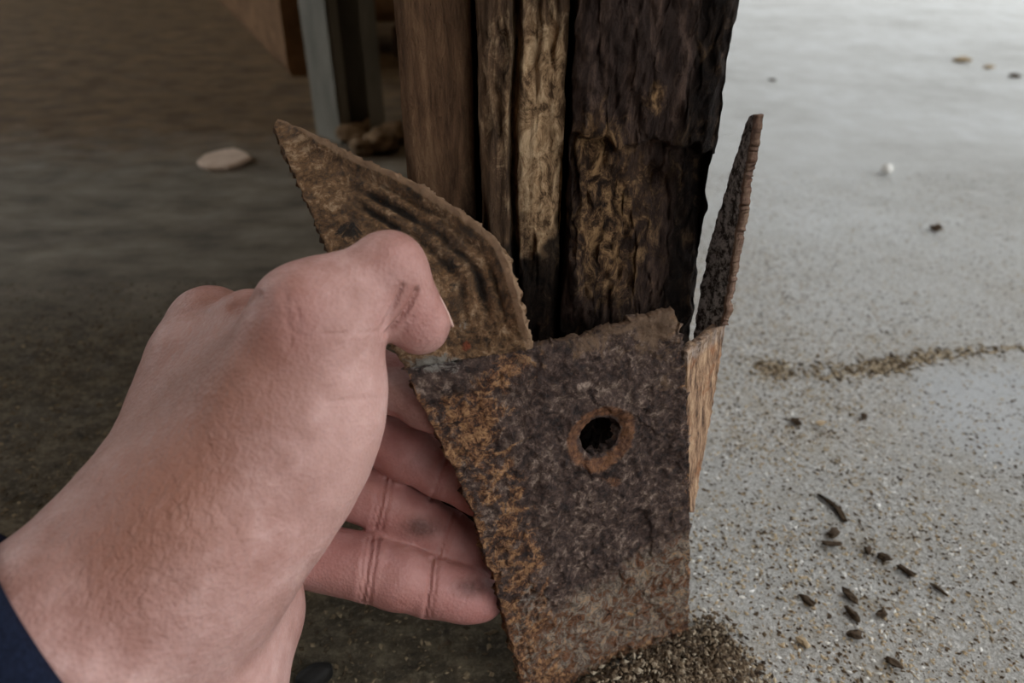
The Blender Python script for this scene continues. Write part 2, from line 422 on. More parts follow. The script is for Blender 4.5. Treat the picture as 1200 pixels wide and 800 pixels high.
def sheet(name, g, mat, parent, thick, attrs={}, keep=None, edge_noise=None, hole=None):
    """a grid of points facing the viewer -> a closed plate of real thickness"""
    n, m_ = g.shape[:2]
    nr = normals(g); mid = g[n//2, m_//2]
    if np.dot(nr[n//2, m_//2], O - mid) < 0: nr = -nr; flip = True
    else: flip = False
    V = np.concatenate([g.reshape(-1, 3), (g - nr * thick).reshape(-1, 3)])
    q = gridfaces(n, m_)
    if keep is not None: q = q[keep.ravel()]
    if flip: q = q[:, ::-1]
    N = n * m_
    back = q[:, ::-1] + N
    # rim
    e = np.concatenate([q[:, [0, 1]], q[:, [1, 2]], q[:, [2, 3]], q[:, [3, 0]]])
    key = e[:, 0] * (2 * N) + e[:, 1]; rev = e[:, 1] * (2 * N) + e[:, 0]
    bd = e[~np.isin(key, rev)]
    rim = np.stack([bd[:, 1], bd[:, 0], bd[:, 0] + N, bd[:, 1] + N], 1)
    Fc = np.concatenate([q, back, rim])
    used = np.zeros(2 * N, bool); used[Fc.ravel()] = True
    re = np.cumsum(used) - 1
    o = mesh_obj(name, V[used], re[Fc], mat, parent)
    for k, v in attrs.items(): fattr(o, k, np.concatenate([v.ravel(), v.ravel()])[used])
    return o

def ragged(nv, amp, seed, freq=60):
    t = np.linspace(0, 1, nv); p = np.stack([t * freq, t * 0 + seed, t * 0], 1)
    return amp * fbm(p, 3, seed)

# front plate -------------------------------------------------------
nu, nv = 230, 270
tv = np.linspace(0, 1, nv); tu = np.linspace(0, 1, nu)
Lc = polyl([onplane(*p) for p in [(475,431),(512,510),(551,590),(579,680),(597,742),(613,800),(619,826)]], tv)
Rc = polyl([onplane(*p) for p in [(791,365),(803,440),(808,560),(808,660),(806,742)]], tv)
g = Lc[None] * (1 - tu[:, None, None]) + Rc[None] * tu[:, None, None]
ex = Rc[0] - Lc[0]; ex /= np.linalg.norm(ex); ey = np.cross(PLN, ex); ey = ey if ey[2] > 0 else -ey
dip = -.0022 * np.sin(np.pi * np.clip(tu, 0, 1)) + ragged(nu, .0006, 31, 22)
g += ey * (dip[:, None, None] * (1 - tv)[None, :, None] ** 3)
g += ey * ((ragged(nu, .0012, 35) - .004 * np.exp(-((tu-1)/.12)**2) * 0)[:, None, None] * (tv)[None, :, None] ** 6)
g += ex * (ragged(nv, .0009, 32, 45)[None, :, None] * (1 - tu)[:, None, None] ** 5)
g += ex * (ragged(nv, .0005, 33, 40)[None, :, None] * tu[:, None, None] ** 5)
# soft buckle + flaking relief
px_, py_, _ = pix(g)
rel = .0012 * np.sin(tu[:, None] * 5 + tv[None] * 2.2) + .0011 * fbm(g * 160, 5, 41) + .0008 * fbm(g * 480, 4, 42)
flake = fbm(g * 90, 4, 44); rel = rel + .0006 * sstep(.0, .08, flake)
hc = onplane(704, 513)
dx = (g - hc) @ ex; dy = (g - hc) @ ey; rr = np.hypot(dx, dy)
R = .0070
rel = rel + .0007 * np.exp(-((rr - .0115) / .0022) ** 2) - .0009 * np.exp(-((rr - R) / .0022) ** 2)
lowmask = tv[None] - (.70 - .16 * (tu[:, None] - .5)) 
rel = rel - .0008 * sstep(-.02, .02, lowmask + .05 * fbm(g * 80, 3, 46)) + .0006 * sstep(0, .1, lowmask) * fbm(g * 300, 4, 47)
# ragged round hole: pull the nearest grid points on to its rim
ang = np.arctan2(dy, dx)
Rn = R * (1 + .035 * np.sin(3 * ang + 1) + .05 * fbm(np.stack([np.cos(ang) * 4, np.sin(ang) * 4, ang * 0], -1), 3, 48))
cen = (rr[:-1, :-1] + rr[1:, 1:] + rr[:-1, 1:] + rr[1:, :-1]) / 4
cRn = (Rn[:-1, :-1] + Rn[1:, 1:]) / 2
keep = cen > cRn
kv = np.zeros(rr.shape, bool)
for i_ in (0, 1):
    for j_ in (0, 1): kv[i_:rr.shape[0]-1+i_, j_:rr.shape[1]-1+j_] |= keep
dv = np.zeros(rr.shape, bool)
for i_ in (0, 1):
    for j_ in (0, 1): dv[i_:rr.shape[0]-1+i_, j_:rr.shape[1]-1+j_] |= ~keep
snap = kv & dv
tgt = hc + ex * (np.cos(ang) * Rn)[..., None] + ey * (np.sin(ang) * Rn)[..., None]
g2 = g.copy(); g2[snap] = tgt[snap] + ((g[snap] - hc) @ PLN)[:, None] * PLN
rel = rel * (.35 + .65 * sstep(0, .05, tv))[None]
g2 = g2 + PLN * rel[..., None]
A = {}
one = np.ones_like(rr); U_, V_ = tu[:, None] * one, tv[None] * one
bl = lambda cx, cy, rx, ry: np.exp(-(((px_ - cx) / rx) ** 2 + ((py_ - cy) / ry) ** 2))
A['orange'] = np.clip(.64 * np.exp(-((U_ - .13) / .16) ** 2) * sstep(.0, .12, V_) + .38 * np.exp(-((U_ - 1) / .06) ** 2) + .6 * np.exp(-((V_ - 1) / .07) ** 2)
                      + .6 * bl(600, 432, 38, 22) + .45 * bl(650, 412, 60, 14) + .3 * bl(760, 400, 30, 30) + .3 * bl(560, 470, 40, 40) + .45 * np.exp(-(U_ / .03) ** 2), 0, 1)
A['low'] = np.clip(.5 + lowmask * 3.0, 0, 1) + .3 * bl(600, 690, 40, 60)
A['ring'] = np.clip(.8 * np.exp(-((rr - .0098) / .0030) ** 2) + .5 * bl(715, 565, 25, 12), 0, 1)
A['tan'] = .55 * np.exp(-(V_ / .10) ** 2) * sstep(.2, .5, U_) + .35 * np.exp(-((U_ - .93) / .08) ** 2) + .1
A['black'] = .62 * bl(535, 455, 55, 16) + .4 * bl(545, 545, 16, 50) + .35 * bl(740, 640, 60, 40) + .2 * bl(680, 600, 60, 60)
A['grey'] = .75 * bl(512, 426, 45, 14) + .5 * bl(622, 700, 26, 40) + .3 * bl(700, 700, 60, 30)
front = sheet('front_plate', g2, MAT_RUST, shoe, .0038, A, keep)
tag(front, 'rusted steel plate with a round bolt hole', None)

# torn flap bent off the top left of the front plate ------------------
nu, nv = 150, 210
tv = np.linspace(0, 1, nv); tu = np.linspace(0, 1, nu)
Lp = [onplane(475,431), P(430,362,.2195), P(386,299,.225), P(345,206,.236), P(321,146,.245)]
Rp = [onplane(626,409), P(616,378,.2145), P(607,345,.2125), P(600,313,.213), P(585,285,.2155), P(540,250,.221), P(480,215,.228), P(420,188,.235), P(360,158,.242), P(325,139,.2465)]
def smoothpoly(pts, t):
    c = polyl(pts, t)
    for _ in range(24): c[1:-1] = (c[:-2] + 2 * c[1:-1] + c[2:]) / 4
    return c
Lc, Rc = smoothpoly(Lp, tv), smoothpoly(Rp, tv)
# match the widths so that rows run across the flap
g = Lc[None] * (1 - tu[:, None, None]) + Rc[None] * tu[:, None, None]
nr = normals(g)
if np.dot(nr[nu//2, nv//2], O - g[nu//2, nv//2]) < 0: nr = -nr
wid = np.linalg.norm(Rc - Lc, axis=1); dR = (1 - tu)[:, None] * wid[None]; dL = tu[:, None] * wid[None]
fade = sstep(0, .1, tv)[None] * sstep(1, .82, tv)[None]
wob = .0012 * fbm(g * 130, 3, 51)
gro = (.6 + .6 * sstep(-.25, .35, fbm(g * 70, 3, 57))) * (np.exp(-((dR - .0105 + wob) / .0016) ** 2) + .8 * np.exp(-((dR - .0165 + wob) / .0014) ** 2) + .6 * np.exp(-((dR - .0055 + wob) / .0010) ** 2)) * sstep(.03, .2, tv)[None] * sstep(.75, .5, tv)[None]
rel = -.0024 * gro + .0028 * np.exp(-(dR / .004) ** 2) * fade - .0015 * np.sin(np.pi * tu)[:, None] * fade
rel = rel + .0010 * fbm(g * 170, 5, 52) + .0006 * fbm(g * 480, 4, 53)
g = g + nr * rel[..., None]
g += (Rc - Lc)[None] / np.maximum(wid, .004)[None, :, None] * (ragged(nv, .0008, 54, 34)[None, :] * tu[:, None] ** 6 + ragged(nv, .0007, 55, 34)[None, :] * (1 - tu)[:, None] ** 6)[..., None]
px_, py_, _ = pix(g)
bl = lambda cx, cy, rx, ry: np.exp(-(((px_ - cx) / rx) ** 2 + ((py_ - cy) / ry) ** 2))
A = {'groove': np.clip(gro, 0, 1), 'rim': np.exp(-(dR / .0025) ** 2) * sstep(1, .7, tv)[None] + .5 * np.exp(-(dR / .0015) ** 2),
     'black': .6 * bl(405, 270, 28, 14) + .55 * bl(572, 392, 14, 10) + .35 * bl(355, 175, 22, 14) + .25 * bl(430, 225, 20, 12) + .4 * bl(530, 330, 14, 40) + .3 * bl(560, 370, 30, 10),
     'grey': .75 * bl(510, 425, 40, 12) + .35 * bl(545, 380, 25, 25), 'red': .55 * bl(546, 405, 9, 8) + .4 * bl(470, 215, 20, 9)}
flap = sheet('torn_flap', g, MAT_FLAP, shoe, .0030, A)
tag(flap, 'bent flap of layered tan rust torn to a point', None)

# right side of the shoe: lower sliver and the bent up spike -----------
def strip(name, Lp, Rp, mat, thick, black, nu, nv, seed, amp=.0006):
    tv = np.linspace(0, 1, nv); tu = np.linspace(0, 1, nu)
    Lc, Rc = smoothpoly(Lp, tv), smoothpoly(Rp, tv)
    g = Lc[None] * (1 - tu[:, None, None]) + Rc[None] * tu[:, None, None]
    nr = normals(g)
    g = g + nr * (.0007 * fbm(g * 200, 5, seed))[..., None]
    w = (Rc - Lc) / np.maximum(np.linalg.norm(Rc - Lc, axis=1), .003)[:, None]
    g += w[None] * (ragged(nv, amp, seed, 60)[None] * tu[:, None] ** 4 + ragged(nv, amp, seed + 1, 60)[None] * (1 - tu[:, None]) ** 4)[..., None]
    px_, py_, _ = pix(g)
    return sheet(name, g, mat, shoe, thick, {'black': black(px_, py_, tu[:, None] * np.ones_like(px_)), 'edge': np.full(px_.shape, 1.0 if 'spike' in name else 0.0)})
o = strip('side_plate', [P(805,412,.2335), P(805,470,.2440), P(808,560,.2615), P(810,600,.2695)],
      [P(851,377,.248), P(840,450,.257), P(825,530,.266), P(813,600,.2735)], MAT_SIDE, .003,
      lambda x, y, u: .5 * np.exp(-((y - 385 - (850 - x) * .75) / 12) ** 2), 70, 160, 61)
tag(o, 'tan streaked rusty side plate', None)
o = strip('bent_spike', [P(812,402,.2570), P(822,330,.2500), P(836,270,.2420), P(858,200,.2280), P(877,136,.2150)],
      [P(847,380,.2440), P(856,330,.2380), P(867,250,.2260), P(876,190,.2170), P(883,134,.2115)], MAT_SIDE, .0028,
      lambda x, y, u: np.clip(1.0 - .0 * u - 1.0 * sstep(.86, .97, u), 0, 1), 70, 190, 64, .0009)
tag(o, 'dark sharp spike of side plate bent outward', None)

# ------------------------------------------------------------------ the hand and forearm
def seg(Q, a, b, ra, rb):
    ba = (b - a).astype(np.float32); pa = Q - a.astype(np.float32)
    t = np.clip((pa @ ba) / np.dot(ba, ba), 0, 1)
    return np.linalg.norm(pa - t[..., None] * ba, axis=-1) - (ra + (rb - ra) * t)
def ell(Q, c, ax, r):
    """ellipsoid with its long axis along ax"""
    ax = ax / np.linalg.norm(ax); view = (O - c); view /= np.linalg.norm(view)
    s = np.cross(view, ax); s /= np.linalg.norm(s); t = np.cross(ax, s)
    p = (Q - c.astype(np.float32)) @ np.stack([ax, s, t], 1).astype(np.float32)
    r = np.array(r, dtype=np.float32)
    k0 = np.linalg.norm(p / r, axis=-1); k1 = np.linalg.norm(p / r ** 2, axis=-1)
    return k0 * (k0 - 1) / np.maximum(k1, 1e-6)
def smin(a, b, k):
    h = np.maximum(k - np.abs(a - b), 0) / k
    return np.minimum(a, b) - h * h * k * .25

mm = .001
K = {k: P(*v) for k, v in dict(
    arm0=(-260,1010,.150), arm1=(30,803,.172), wrist=(190,672,.190),
    cmc=(262,585,.192), mcp=(362,376,.190), ip=(455,318,.1975), tip=(494,378,.2045),
    thA=(330,590,.197), thB=(385,440,.198),
    webA=(294,382,.213), webB=(262,520,.202), webC=(238,428,.216), webD=(205,575,.203),
    imc0=(180,625,.208), imcp=(247,384,.232),
    mmcp=(300,452,.258), rmcp=(315,545,.264), pmcp=(318,640,.258),
    hypA=(285,715,.221), hypB=(236,830,.200),
    ipip=(425,432,.250), idip=(500,470,.2400), itip=(560,500,.2460),
    mpip=(432,507,.259), mdip=(520,552,.2600), mtip=(590,590,.2660),
    rpip=(447,586,.264), rdip=(523,629,.2700), rtip=(590,668,.2760),
    ppip=(432,666,.2560), pdip=(505,686,.2610), ptip=(565,702,.2650)).items()}
def build_hand():
    pts = np.array([v for k, v in K.items() if k != 'arm0'] + [K['arm1'] + (K['arm0'] - K['arm1']) * .38])
    lo = pts.min(0) - .034; hi = pts.max(0) + .034
    h = .00085
    n = np.ceil((hi - lo) / h).astype(int)
    ax = [lo[i] + h * np.arange(n[i]) for i in range(3)]
    Q = np.stack(np.meshgrid(*ax, indexing='ij'), -1).astype(np.float32)
    S = lambda a, b, ra, rb: seg(Q, K[a], K[b], ra * mm, rb * mm)
    # arm, wrist, palm
    arm = smin(S('arm0', 'arm1', 28.5, 28.2), S('arm1', 'wrist', 28, 25), .010)
    palm = S('imc0', 'imcp', 17, 13.2)
    palm = smin(palm, S('wrist', 'mmcp', 19, 11.5), .012)
    palm = smin(palm, S('wrist', 'rmcp', 18, 11), .012)
    palm = smin(palm, S('wrist', 'pmcp', 17, 10.5), .012)
    palm = smin(palm, smin(S('webA', 'webB', 10.8, 17), S('webC', 'webD', 14.5, 18), .01), .012)
    hyp = smin(S('hypA', 'hypB', 17, 22), S('hypA', 'pmcp', 15, 10), .008)
    thumb = smin(S('cmc', 'mcp', 23, 13.6), ell(Q, (K['thA'] + K['thB']) / 2, K['thB'] - K['thA'], (34*mm, 19.5*mm, 16*mm)), .014)
    thumb = smin(thumb, S('mcp', 'ip', 12.0, 10.4), .010)
    base = smin(palm, hyp, .008)
    base = smin(base, thumb, .016)
    base = smin(base, arm, .024)
    # knuckle and thumb-joint bumps
    dist = S('ip', 'tip', 10.4, 7.6)
    pad = seg(Q, K['ip'] * .45 + K['tip'] * .55 + (P(462,372,.2045) - P(478,350,.2015)) * .55, K['tip'] + (P(484,390,.2045) - K['tip']) * .4, 8.9*mm, 6.6*mm)
    dist = smin(dist, pad, .005)
    out = smin(base, dist, .0028)
    # fingers
    fing = None
    for nm, r in (('i', (10.6, 9.6, 8.8, 7.2)), ('m', (10.8, 10.0, 9.2, 7.5)), ('r', (10.6, 10.1, 9.6, 7.6)), ('p', (11.4, 11.2, 10.6, 7.6))):
        pp = S(nm + 'mcp', nm + 'pip', r[0], r[1])
        out = smin(out, pp, .004)
        mp = S(nm + 'pip', nm + 'dip', r[1], r[2])
        a, b = K[nm + 'dip'], K[nm + 'tip']
        dp = S(nm + 'dip', nm + 'tip', r[2], r[3])
        pulp = ell(Q, a * .4 + b * .6 + (O - b) * .0035 / np.linalg.norm(O - b), b - a, (14*mm, r[2]*.95*mm, r[3]*mm))
        f = smin(smin(mp, dp, .003), pulp, .003)
        f = smin(f, ell(Q, (K[nm+'pip'] + K[nm+'dip']) / 2 + (O - b) * .0025 / np.linalg.norm(O - b), K[nm+'dip'] - K[nm+'pip'], (10*mm, r[1]*.98*mm, r[2]*mm)), .003)
        out = smin(out, f, .0012)
    # cut the forearm off inside the sleeve
    d = K['arm0'] - K['arm1']; d /= np.linalg.norm(d)
    cut = (Q - (K['arm1'] + d * .055).astype(np.float32)) @ d.astype(np.float32)
    out = np.maximum(out, cut)
    # --- surface nets
    Fd = out; s = Fd < 0
    cx = [(0,0,0),(1,0,0),(0,1,0),(1,1,0),(0,0,1),(1,0,1),(0,1,1),(1,1,1)]
    sh = tuple(k - 1 for k in Fd.shape)
    sl = lambda c: tuple(slice(c[i], c[i] + sh[i]) for i in range(3))
    cnt = sum(s[sl(c)].astype(np.int8) for c in cx)
    act = (cnt > 0) & (cnt < 8)
    idx = np.full(sh, -1, np.int64); cells = np.argwhere(act); idx[act] = np.arange(len(cells))
    acc = np.zeros((len(cells), 3)); num = np.zeros(len(cells))
    for i in range(8):
        for j in range(i + 1, 8):
            a, b = np.array(cx[i]), np.array(cx[j])
            if np.abs(a - b).sum() != 1: continue
            fa = Fd[tuple((cells + a).T)]; fb = Fd[tuple((cells + b).T)]
            w = (fa < 0) != (fb < 0)
            t = np.where(w, fa / np.where(w, fa - fb, 1), 0)
            acc[w] += (a + t[:, None] * (b - a))[w]; num[w] += 1
    V = lo + h * (cells + acc / num[:, None])
    faces = []
    for axis in range(3):
        u, v = [(1, 2), (2, 0), (0, 1)][axis]
        A0 = s[tuple(slice(0, -1) if i == axis else slice(1, -1) for i in range(3))]
        A1 = s[tuple(slice(1, None) if i == axis else slice(1, -1) for i in range(3))]
        for sign, E in ((1, A0 & ~A1), (-1, ~A0 & A1)):
            e = np.argwhere(E)
            if not len(e): continue
            e = e + np.array([0 if i == axis else 1 for i in range(3)])
            du = np.eye(3, dtype=int)[u]; dv = np.eye(3, dtype=int)[v]
            q = [idx[tuple((e - du - dv).T)], idx[tuple((e - dv).T)], idx[tuple(e.T)], idx[tuple((e - du).T)]]
            q = np.stack(q, 1)
            faces.append(q if sign == 1 else q[:, ::-1])
    return V, np.concatenate(faces)

HV, HF = build_hand()
def relax(V, Fq, it, lam=.5):
    e = np.concatenate([Fq[:, [0, 1]], Fq[:, [1, 2]], Fq[:, [2, 3]], Fq[:, [3, 0]]])
    deg = np.bincount(e[:, 0], minlength=len(V)) + np.bincount(e[:, 1], minlength=len(V))
    for k in range(it):
        a = np.zeros_like(V)
        for c in range(3):
            a[:, c] = np.bincount(e[:, 0], V[e[:, 1], c], len(V)) + np.bincount(e[:, 1], V[e[:, 0], c], len(V))
        L = a / deg[:, None] - V
        V = V + (lam if k % 2 == 0 else -lam * .96) * L
    return V
HV = relax(HV, HF, 8)
def vnormals(V, Fq):
    n = np.cross(V[Fq[:, 2]] - V[Fq[:, 0]], V[Fq[:, 3]] - V[Fq[:, 1]])
    out = np.zeros_like(V)
    for k in range(4):
        for c in range(3): out[:, c] += np.bincount(Fq[:, k], n[:, c], len(V))
    return out / np.maximum(np.linalg.norm(out, axis=1, keepdims=True), 1e-12)
HN = vnormals(HV, HF)
hx, hy, hd = pix(HV)
facing = ((O - HV) * HN).sum(1) > 0
def seg_px(ax, ay, bx, by):
    d = np.array([bx - ax, by - ay], float); t = np.clip(((hx - ax) * d[0] + (hy - ay) * d[1]) / (d @ d), 0, 1)
    return np.hypot(hx - ax - t * d[0], hy - ay - t * d[1])
def near_seg(a, b, rad):
    ba = b - a; t = np.clip(((HV - a) @ ba) / (ba @ ba), 0, 1)
    return np.linalg.norm(HV - a - t[:, None] * ba, axis=1) < rad
crease = np.zeros(len(HV))
def add_crease(pts, w, amt, where):
    global crease
    d = np.full(len(HV), 1e9)
    for (a, b) in zip(pts[:-1], pts[1:]): d = np.minimum(d, seg_px(*a, *b))
    crease = np.maximum(crease, amt * np.exp(-(d / w) ** 2) * where)
pk = near_seg(K['ppip'], K['ptip'], .0145) & (hd > .235)
rk = near_seg(K['rpip'], K['rtip'], .0135) & (hd > .235)
mk = near_seg(K['mpip'], K['mtip'], .0130) & (hd > .235)
for off, am in ((0, 1.0), (7, .6), (-6, .4)):
    add_crease([(436 + off, 630), (431 + off, 665), (424 + off, 712)], 2.6, am, pk & facing)
    add_crease([(452 + off, 560), (447 + off, 590), (440 + off, 618)], 2.6, am, rk & facing)
for off, am in ((0, .85), (6, .35)):
    add_crease([(507 + off, 655), (503 + off, 690), (497 + off, 730)], 2.4, am, pk & facing)
    add_crease([(532 + off, 600), (524 + off, 622), (514 + off, 652)], 2.4, am, rk & facing)
    add_crease([(530 + off, 520), (520 + off, 545), (505 + off, 585)], 2.4, am, mk & facing)
tk = hd < .225
add_crease([(489, 340), (477, 362), (452, 392)], 2.6, .9, tk & facing)
add_crease([(471, 335), (462, 358), (448, 385)], 2.4, .75, tk & facing)
add_crease([(485, 372), (476, 382), (470, 392)], 2.0, .25, tk & facing)
add_crease([(334, 342), (335, 362), (342, 392), (338, 408)], 4.0, .16, tk & facing)
add_crease([(345, 352), (350, 372), (347, 395)], 3.5, .12, tk & facing)
add_crease([(272, 360), (290, 356), (303, 345)], 4.5, .5, facing)
add_crease([(255, 590), (285, 640), (288, 700)], 4.0, .12, tk & facing)
add_crease([(268, 640), (277, 680)], 4, .1, tk & facing)
for q in ((415, 455, 470, .3), (470, 380, 445, .3), (392, 380, 450, .25)):
    add_crease([(q[1], q[0]), (q[2], q[0] - 4)], 2.2, q[3] * .7, tk & facing)
HV = HV - HN * (crease * .0009)[:, None]
# flatten the dorsal tip of the thumb for the nail; slight tendon and vein relief on the back
HV += HN * (.00045 * fbm(HV * 55, 3, 71) + .00018 * fbm(HV * 190, 3, 72))[:, None]

blob = lambda cx, cy, rx, ry: np.exp(-(((hx - cx) / rx) ** 2 + ((hy - cy) / ry) ** 2))
person = empty('person', tuple(K['arm1'] + (K['arm0'] - K['arm1']) * .5), 'person reaching in with bare left hand to grip the rusty flap, navy sleeve', 'person')
hand = mesh_obj('hand', HV, HF, MAT_SKIN, person)
isf = (hd > .236) & (hx > 340)
fattr(hand, 'crease', -crease)
fattr(hand, 'red', np.clip(.65 * isf + .55 * blob(485, 375, 40, 40) * tk + .4 * blob(345, 375, 40, 50) * tk + .25 * blob(460, 300, 40, 30) * tk + .25 * blob(570, 700, 40, 40), 0, 1))
fattr(hand, 'tan_shade', np.clip((1.0 * blob(185, 560, 110, 120) + .75 * blob(245, 430, 100, 90) + .35 * blob(120, 650, 120, 60)) * (hd < .25), 0, 1))  # left side of hand and wrist darkened: its shade is painted into the skin
fattr(hand, 'pale', np.clip((.8 * blob(425, 540, 60, 140) + .5 * blob(300, 740, 70, 60)) * tk + .3 * blob(430, 680, 60, 20) * isf, 0, 1))
fattr(hand, 'wrinkle', np.clip((blob(190, 600, 120, 90) + .8 * blob(120, 690, 120, 70) + .35 * blob(240, 430, 60, 90)) * (hd < .25), 0, 1))
fattr(hand, 'stain', np.clip(.95 * blob(492, 618, 24, 14) * rk + .8 * blob(555, 688, 26, 14) * pk + .35 * blob(575, 665, 30, 12) * rk + .5 * blob(528, 395, 7, 18) * tk + .3 * blob(505, 540, 60, 25) * mk, 0, 1))

# thumb nail: a thin curved plate on the dorsal side of the tip
a, b = K['ip'], K['tip']; axis = (b - a) / np.linalg.norm(b - a)
dors = P(520, 345, .2110) - P(485, 362, .203); dors -= axis * (dors @ axis); dors /= np.linalg.norm(dors)
sidev = np.cross(axis, dors)
n1, n2 = 15, 19
gu, gv = np.meshgrid(np.linspace(-1, 1, n2), np.linspace(0, 1, n1), indexing='ij')
th = gu * math.radians(48)
ln = .0125
base = b - axis * .0058
rad = .0083 - .0012 * gv ** 2
trim = .0032 * (np.abs(gu) ** 3)
along = gv * (ln - trim) + trim * .5
g = base + axis * along[..., None] + dors * (np.cos(th) * rad)[..., None] + sidev * (np.sin(th) * rad * 1.0)[..., None]
nrm = dors * np.cos(th)[..., None] + sidev * np.sin(th)[..., None]
Vn = np.concatenate([g.reshape(-1, 3), (g - nrm * .0007).reshape(-1, 3)]); q = gridfaces(n2, n1); N = n1 * n2
Fn = np.concatenate([q, q[:, ::-1] + N]); e = np.concatenate([q[:, [k, (k+1) % 4]] for k in range(4)])
bd = e[~np.isin(e[:, 0] * 9999 + e[:, 1], e[:, 1] * 9999 + e[:, 0])]
Fn = np.concatenate([Fn, np.stack([bd[:, 1], bd[:, 0], bd[:, 0] + N, bd[:, 1] + N], 1)])
nail = mesh_obj('thumbnail', Vn, Fn, MAT_NAIL, hand)

# navy sleeve: a tube round the forearm with a rolled hem
a = K['wrist'] * .05 + K['arm1'] * .95; axis = (K['arm0'] - K['arm1']); axis /= np.linalg.norm(axis)
start = K['arm1'] + axis * float((P(18, 752, .140) - K['arm1']) @ axis)
view = O - start; view -= axis * (view @ axis); view /= np.linalg.norm(view); sv = np.cross(axis, view)
ns, na = 40, 72
prof = [(.004, .0318), (.0005, .0325), (-.0008, .0340), (.0005, .0356), (.003, .0362), (.008, .0364), (.010, .0358), (.012, .0366)] + [(.012 + .0036 * k, .0368 + .0005 * k) for k in range(1, 18)]
Vs = []
for t, r in prof:
    for j in range(na):
        an = 2 * math.pi * j / na
        rr_ = r + .0012 * float(fbm(np.array([[math.cos(an) * 2, math.sin(an) * 2, t * 40]]), 3, 81)[0]) * (1 if t > .003 else .3)
        Vs.append(start + axis * t + view * math.cos(an) * rr_ + sv * math.sin(an) * rr_)
Fs = [(i*na + j, i*na + (j+1) % na, (i+1)*na + (j+1) % na, (i+1)*na + j) for i in range(len(prof)-1) for j in range(na)]
sl = mesh_obj('sleeve', Vs, Fs, MAT_CLOTH, person)
tag(sl, 'dark navy sleeve cuff', None)

# ------------------------------------------------------------------ things behind
# steel channel: sheet bent in plan, open towards the viewer's right
ch = G(402, 168); 
channel = empty('steel_channel', tuple(ch), 'upright grey galvanised steel channel standing on the dirty floor behind the post', 'channel')
ca, sa = math.cos(math.radians(40)), math.sin(math.radians(40))
def plan_part(name, pts, zt=2.19, t=.0022):
    pts = [np.array(p, float) for p in pts]
    V, Fc = [], []
    for k in range(len(pts) - 1):
        d = pts[k+1] - pts[k]; L = np.hypot(*d); d /= L; nn = np.array([-d[1], d[0]]) * t
        b0 = len(V)
        for z in (0, zt):
            for p in (pts[k], pts[k+1], pts[k+1] + nn, pts[k] + nn): V.append((ch[0] + p[0], ch[1] + p[1], z))
        Fc += [(b0, b0+3, b0+2, b0+1), (b0+4, b0+5, b0+6, b0+7)] + [(b0+i, b0+(i+1) % 4, b0+4+(i+1) % 4, b0+4+i) for i in range(4)]
    return mesh_obj(name, V, Fc, MAT_ZINC, channel, smooth=False)
# near corner at the origin; left flange goes back and left, web from its far end to the right
n0 = np.array([0, 0]); fl = np.array([-.036, .034]); 
we = np.array([.036, .043]); fr_ = np.array([.047, .012])
plan_part('flange', [n0, fl]); plan_part('lip', [n0 + np.array([.0012, .0005]), n0 + np.array([.010, .005])])
plan_part('web', [fl, we]); plan_part('flange', [we, fr_]); plan_part('lip', [fr_ + np.array([-.0150, -.003]), fr_])

def wobbly_box(name, a, b, w, hgt, mat, z0, label, cat, seed, rough=.004):
    """a rough sawn length of timber from a to b on the ground plan"""
    a, b = np.array(a, float), np.array(b, float); d = b - a; L = np.linalg.norm(d); d /= L; nn = np.array([-d[1], d[0]])
    nl, nc = 30, 8
    V, Fc = [], []
    sec = []
    for (s0, t0), (s1, t1) in (((-.5, 0), (.5, 0)), ((.5, 0), (.5, 1)), ((.5, 1), (-.5, 1)), ((-.5, 1), (-.5, 0))):
        for k in range(nc): sec.append((s0 + (s1 - s0) * k / nc, t0 + (t1 - t0) * k / nc))
    n = len(sec)
    for i in range(nl):
        for s, t in sec:
            bev = .9 if (abs(s) > .49 and (t < .01 or t > .99)) else 1
            p = a + d * L * i / (nl - 1) + nn * s * w * bev
            V.append((p[0], p[1], z0 + hgt * t))
    V = np.array(V); V[:, :2] += rough * .4 * fbm(V * 12, 3, seed)[:, None]
    up = V[:, 2] > z0 + .001; V[up, 2] += rough * fbm(V[up] * 25, 3, seed + 1)
    for i in range(nl - 1):
        for j in range(n): Fc.append((i*n + j, i*n + (j+1) % n, (i+1)*n + (j+1) % n, (i+1)*n + j))
    Fc += [tuple(range(n - 1, -1, -1)), tuple(range((nl-1)*n, nl*n))]
    o = mesh_obj(name, V, Fc, mat, smooth=False, org=(*(a + b) / 2, z0))
    return tag(o, label, cat)
p0, p1 = G(352, 92), G(240, -6)
wobbly_box('timber_beam', p0[:2] + np.array([.03, .035]), p1[:2] + np.array([.03, .10]), .11, .12, MAT_TIMBER, 0,
           'rough brown timber lying on the floor left of the steel channel', 'timber', 91)
wobbly_box('timber_block', (-.155, 1.32), (-.155, 1.46), .09, .055, MAT_DARKWALL, 0, 'dark low block under the tan timber behind the channel', 'block', 97)
wobbly_box('timber_beam', (-.275, 1.39), (-.036, 1.39), .10, .12, MAT_TIMBER, .0555,
           'tan timber end between the steel channel and the rotten post', 'timber', 94)

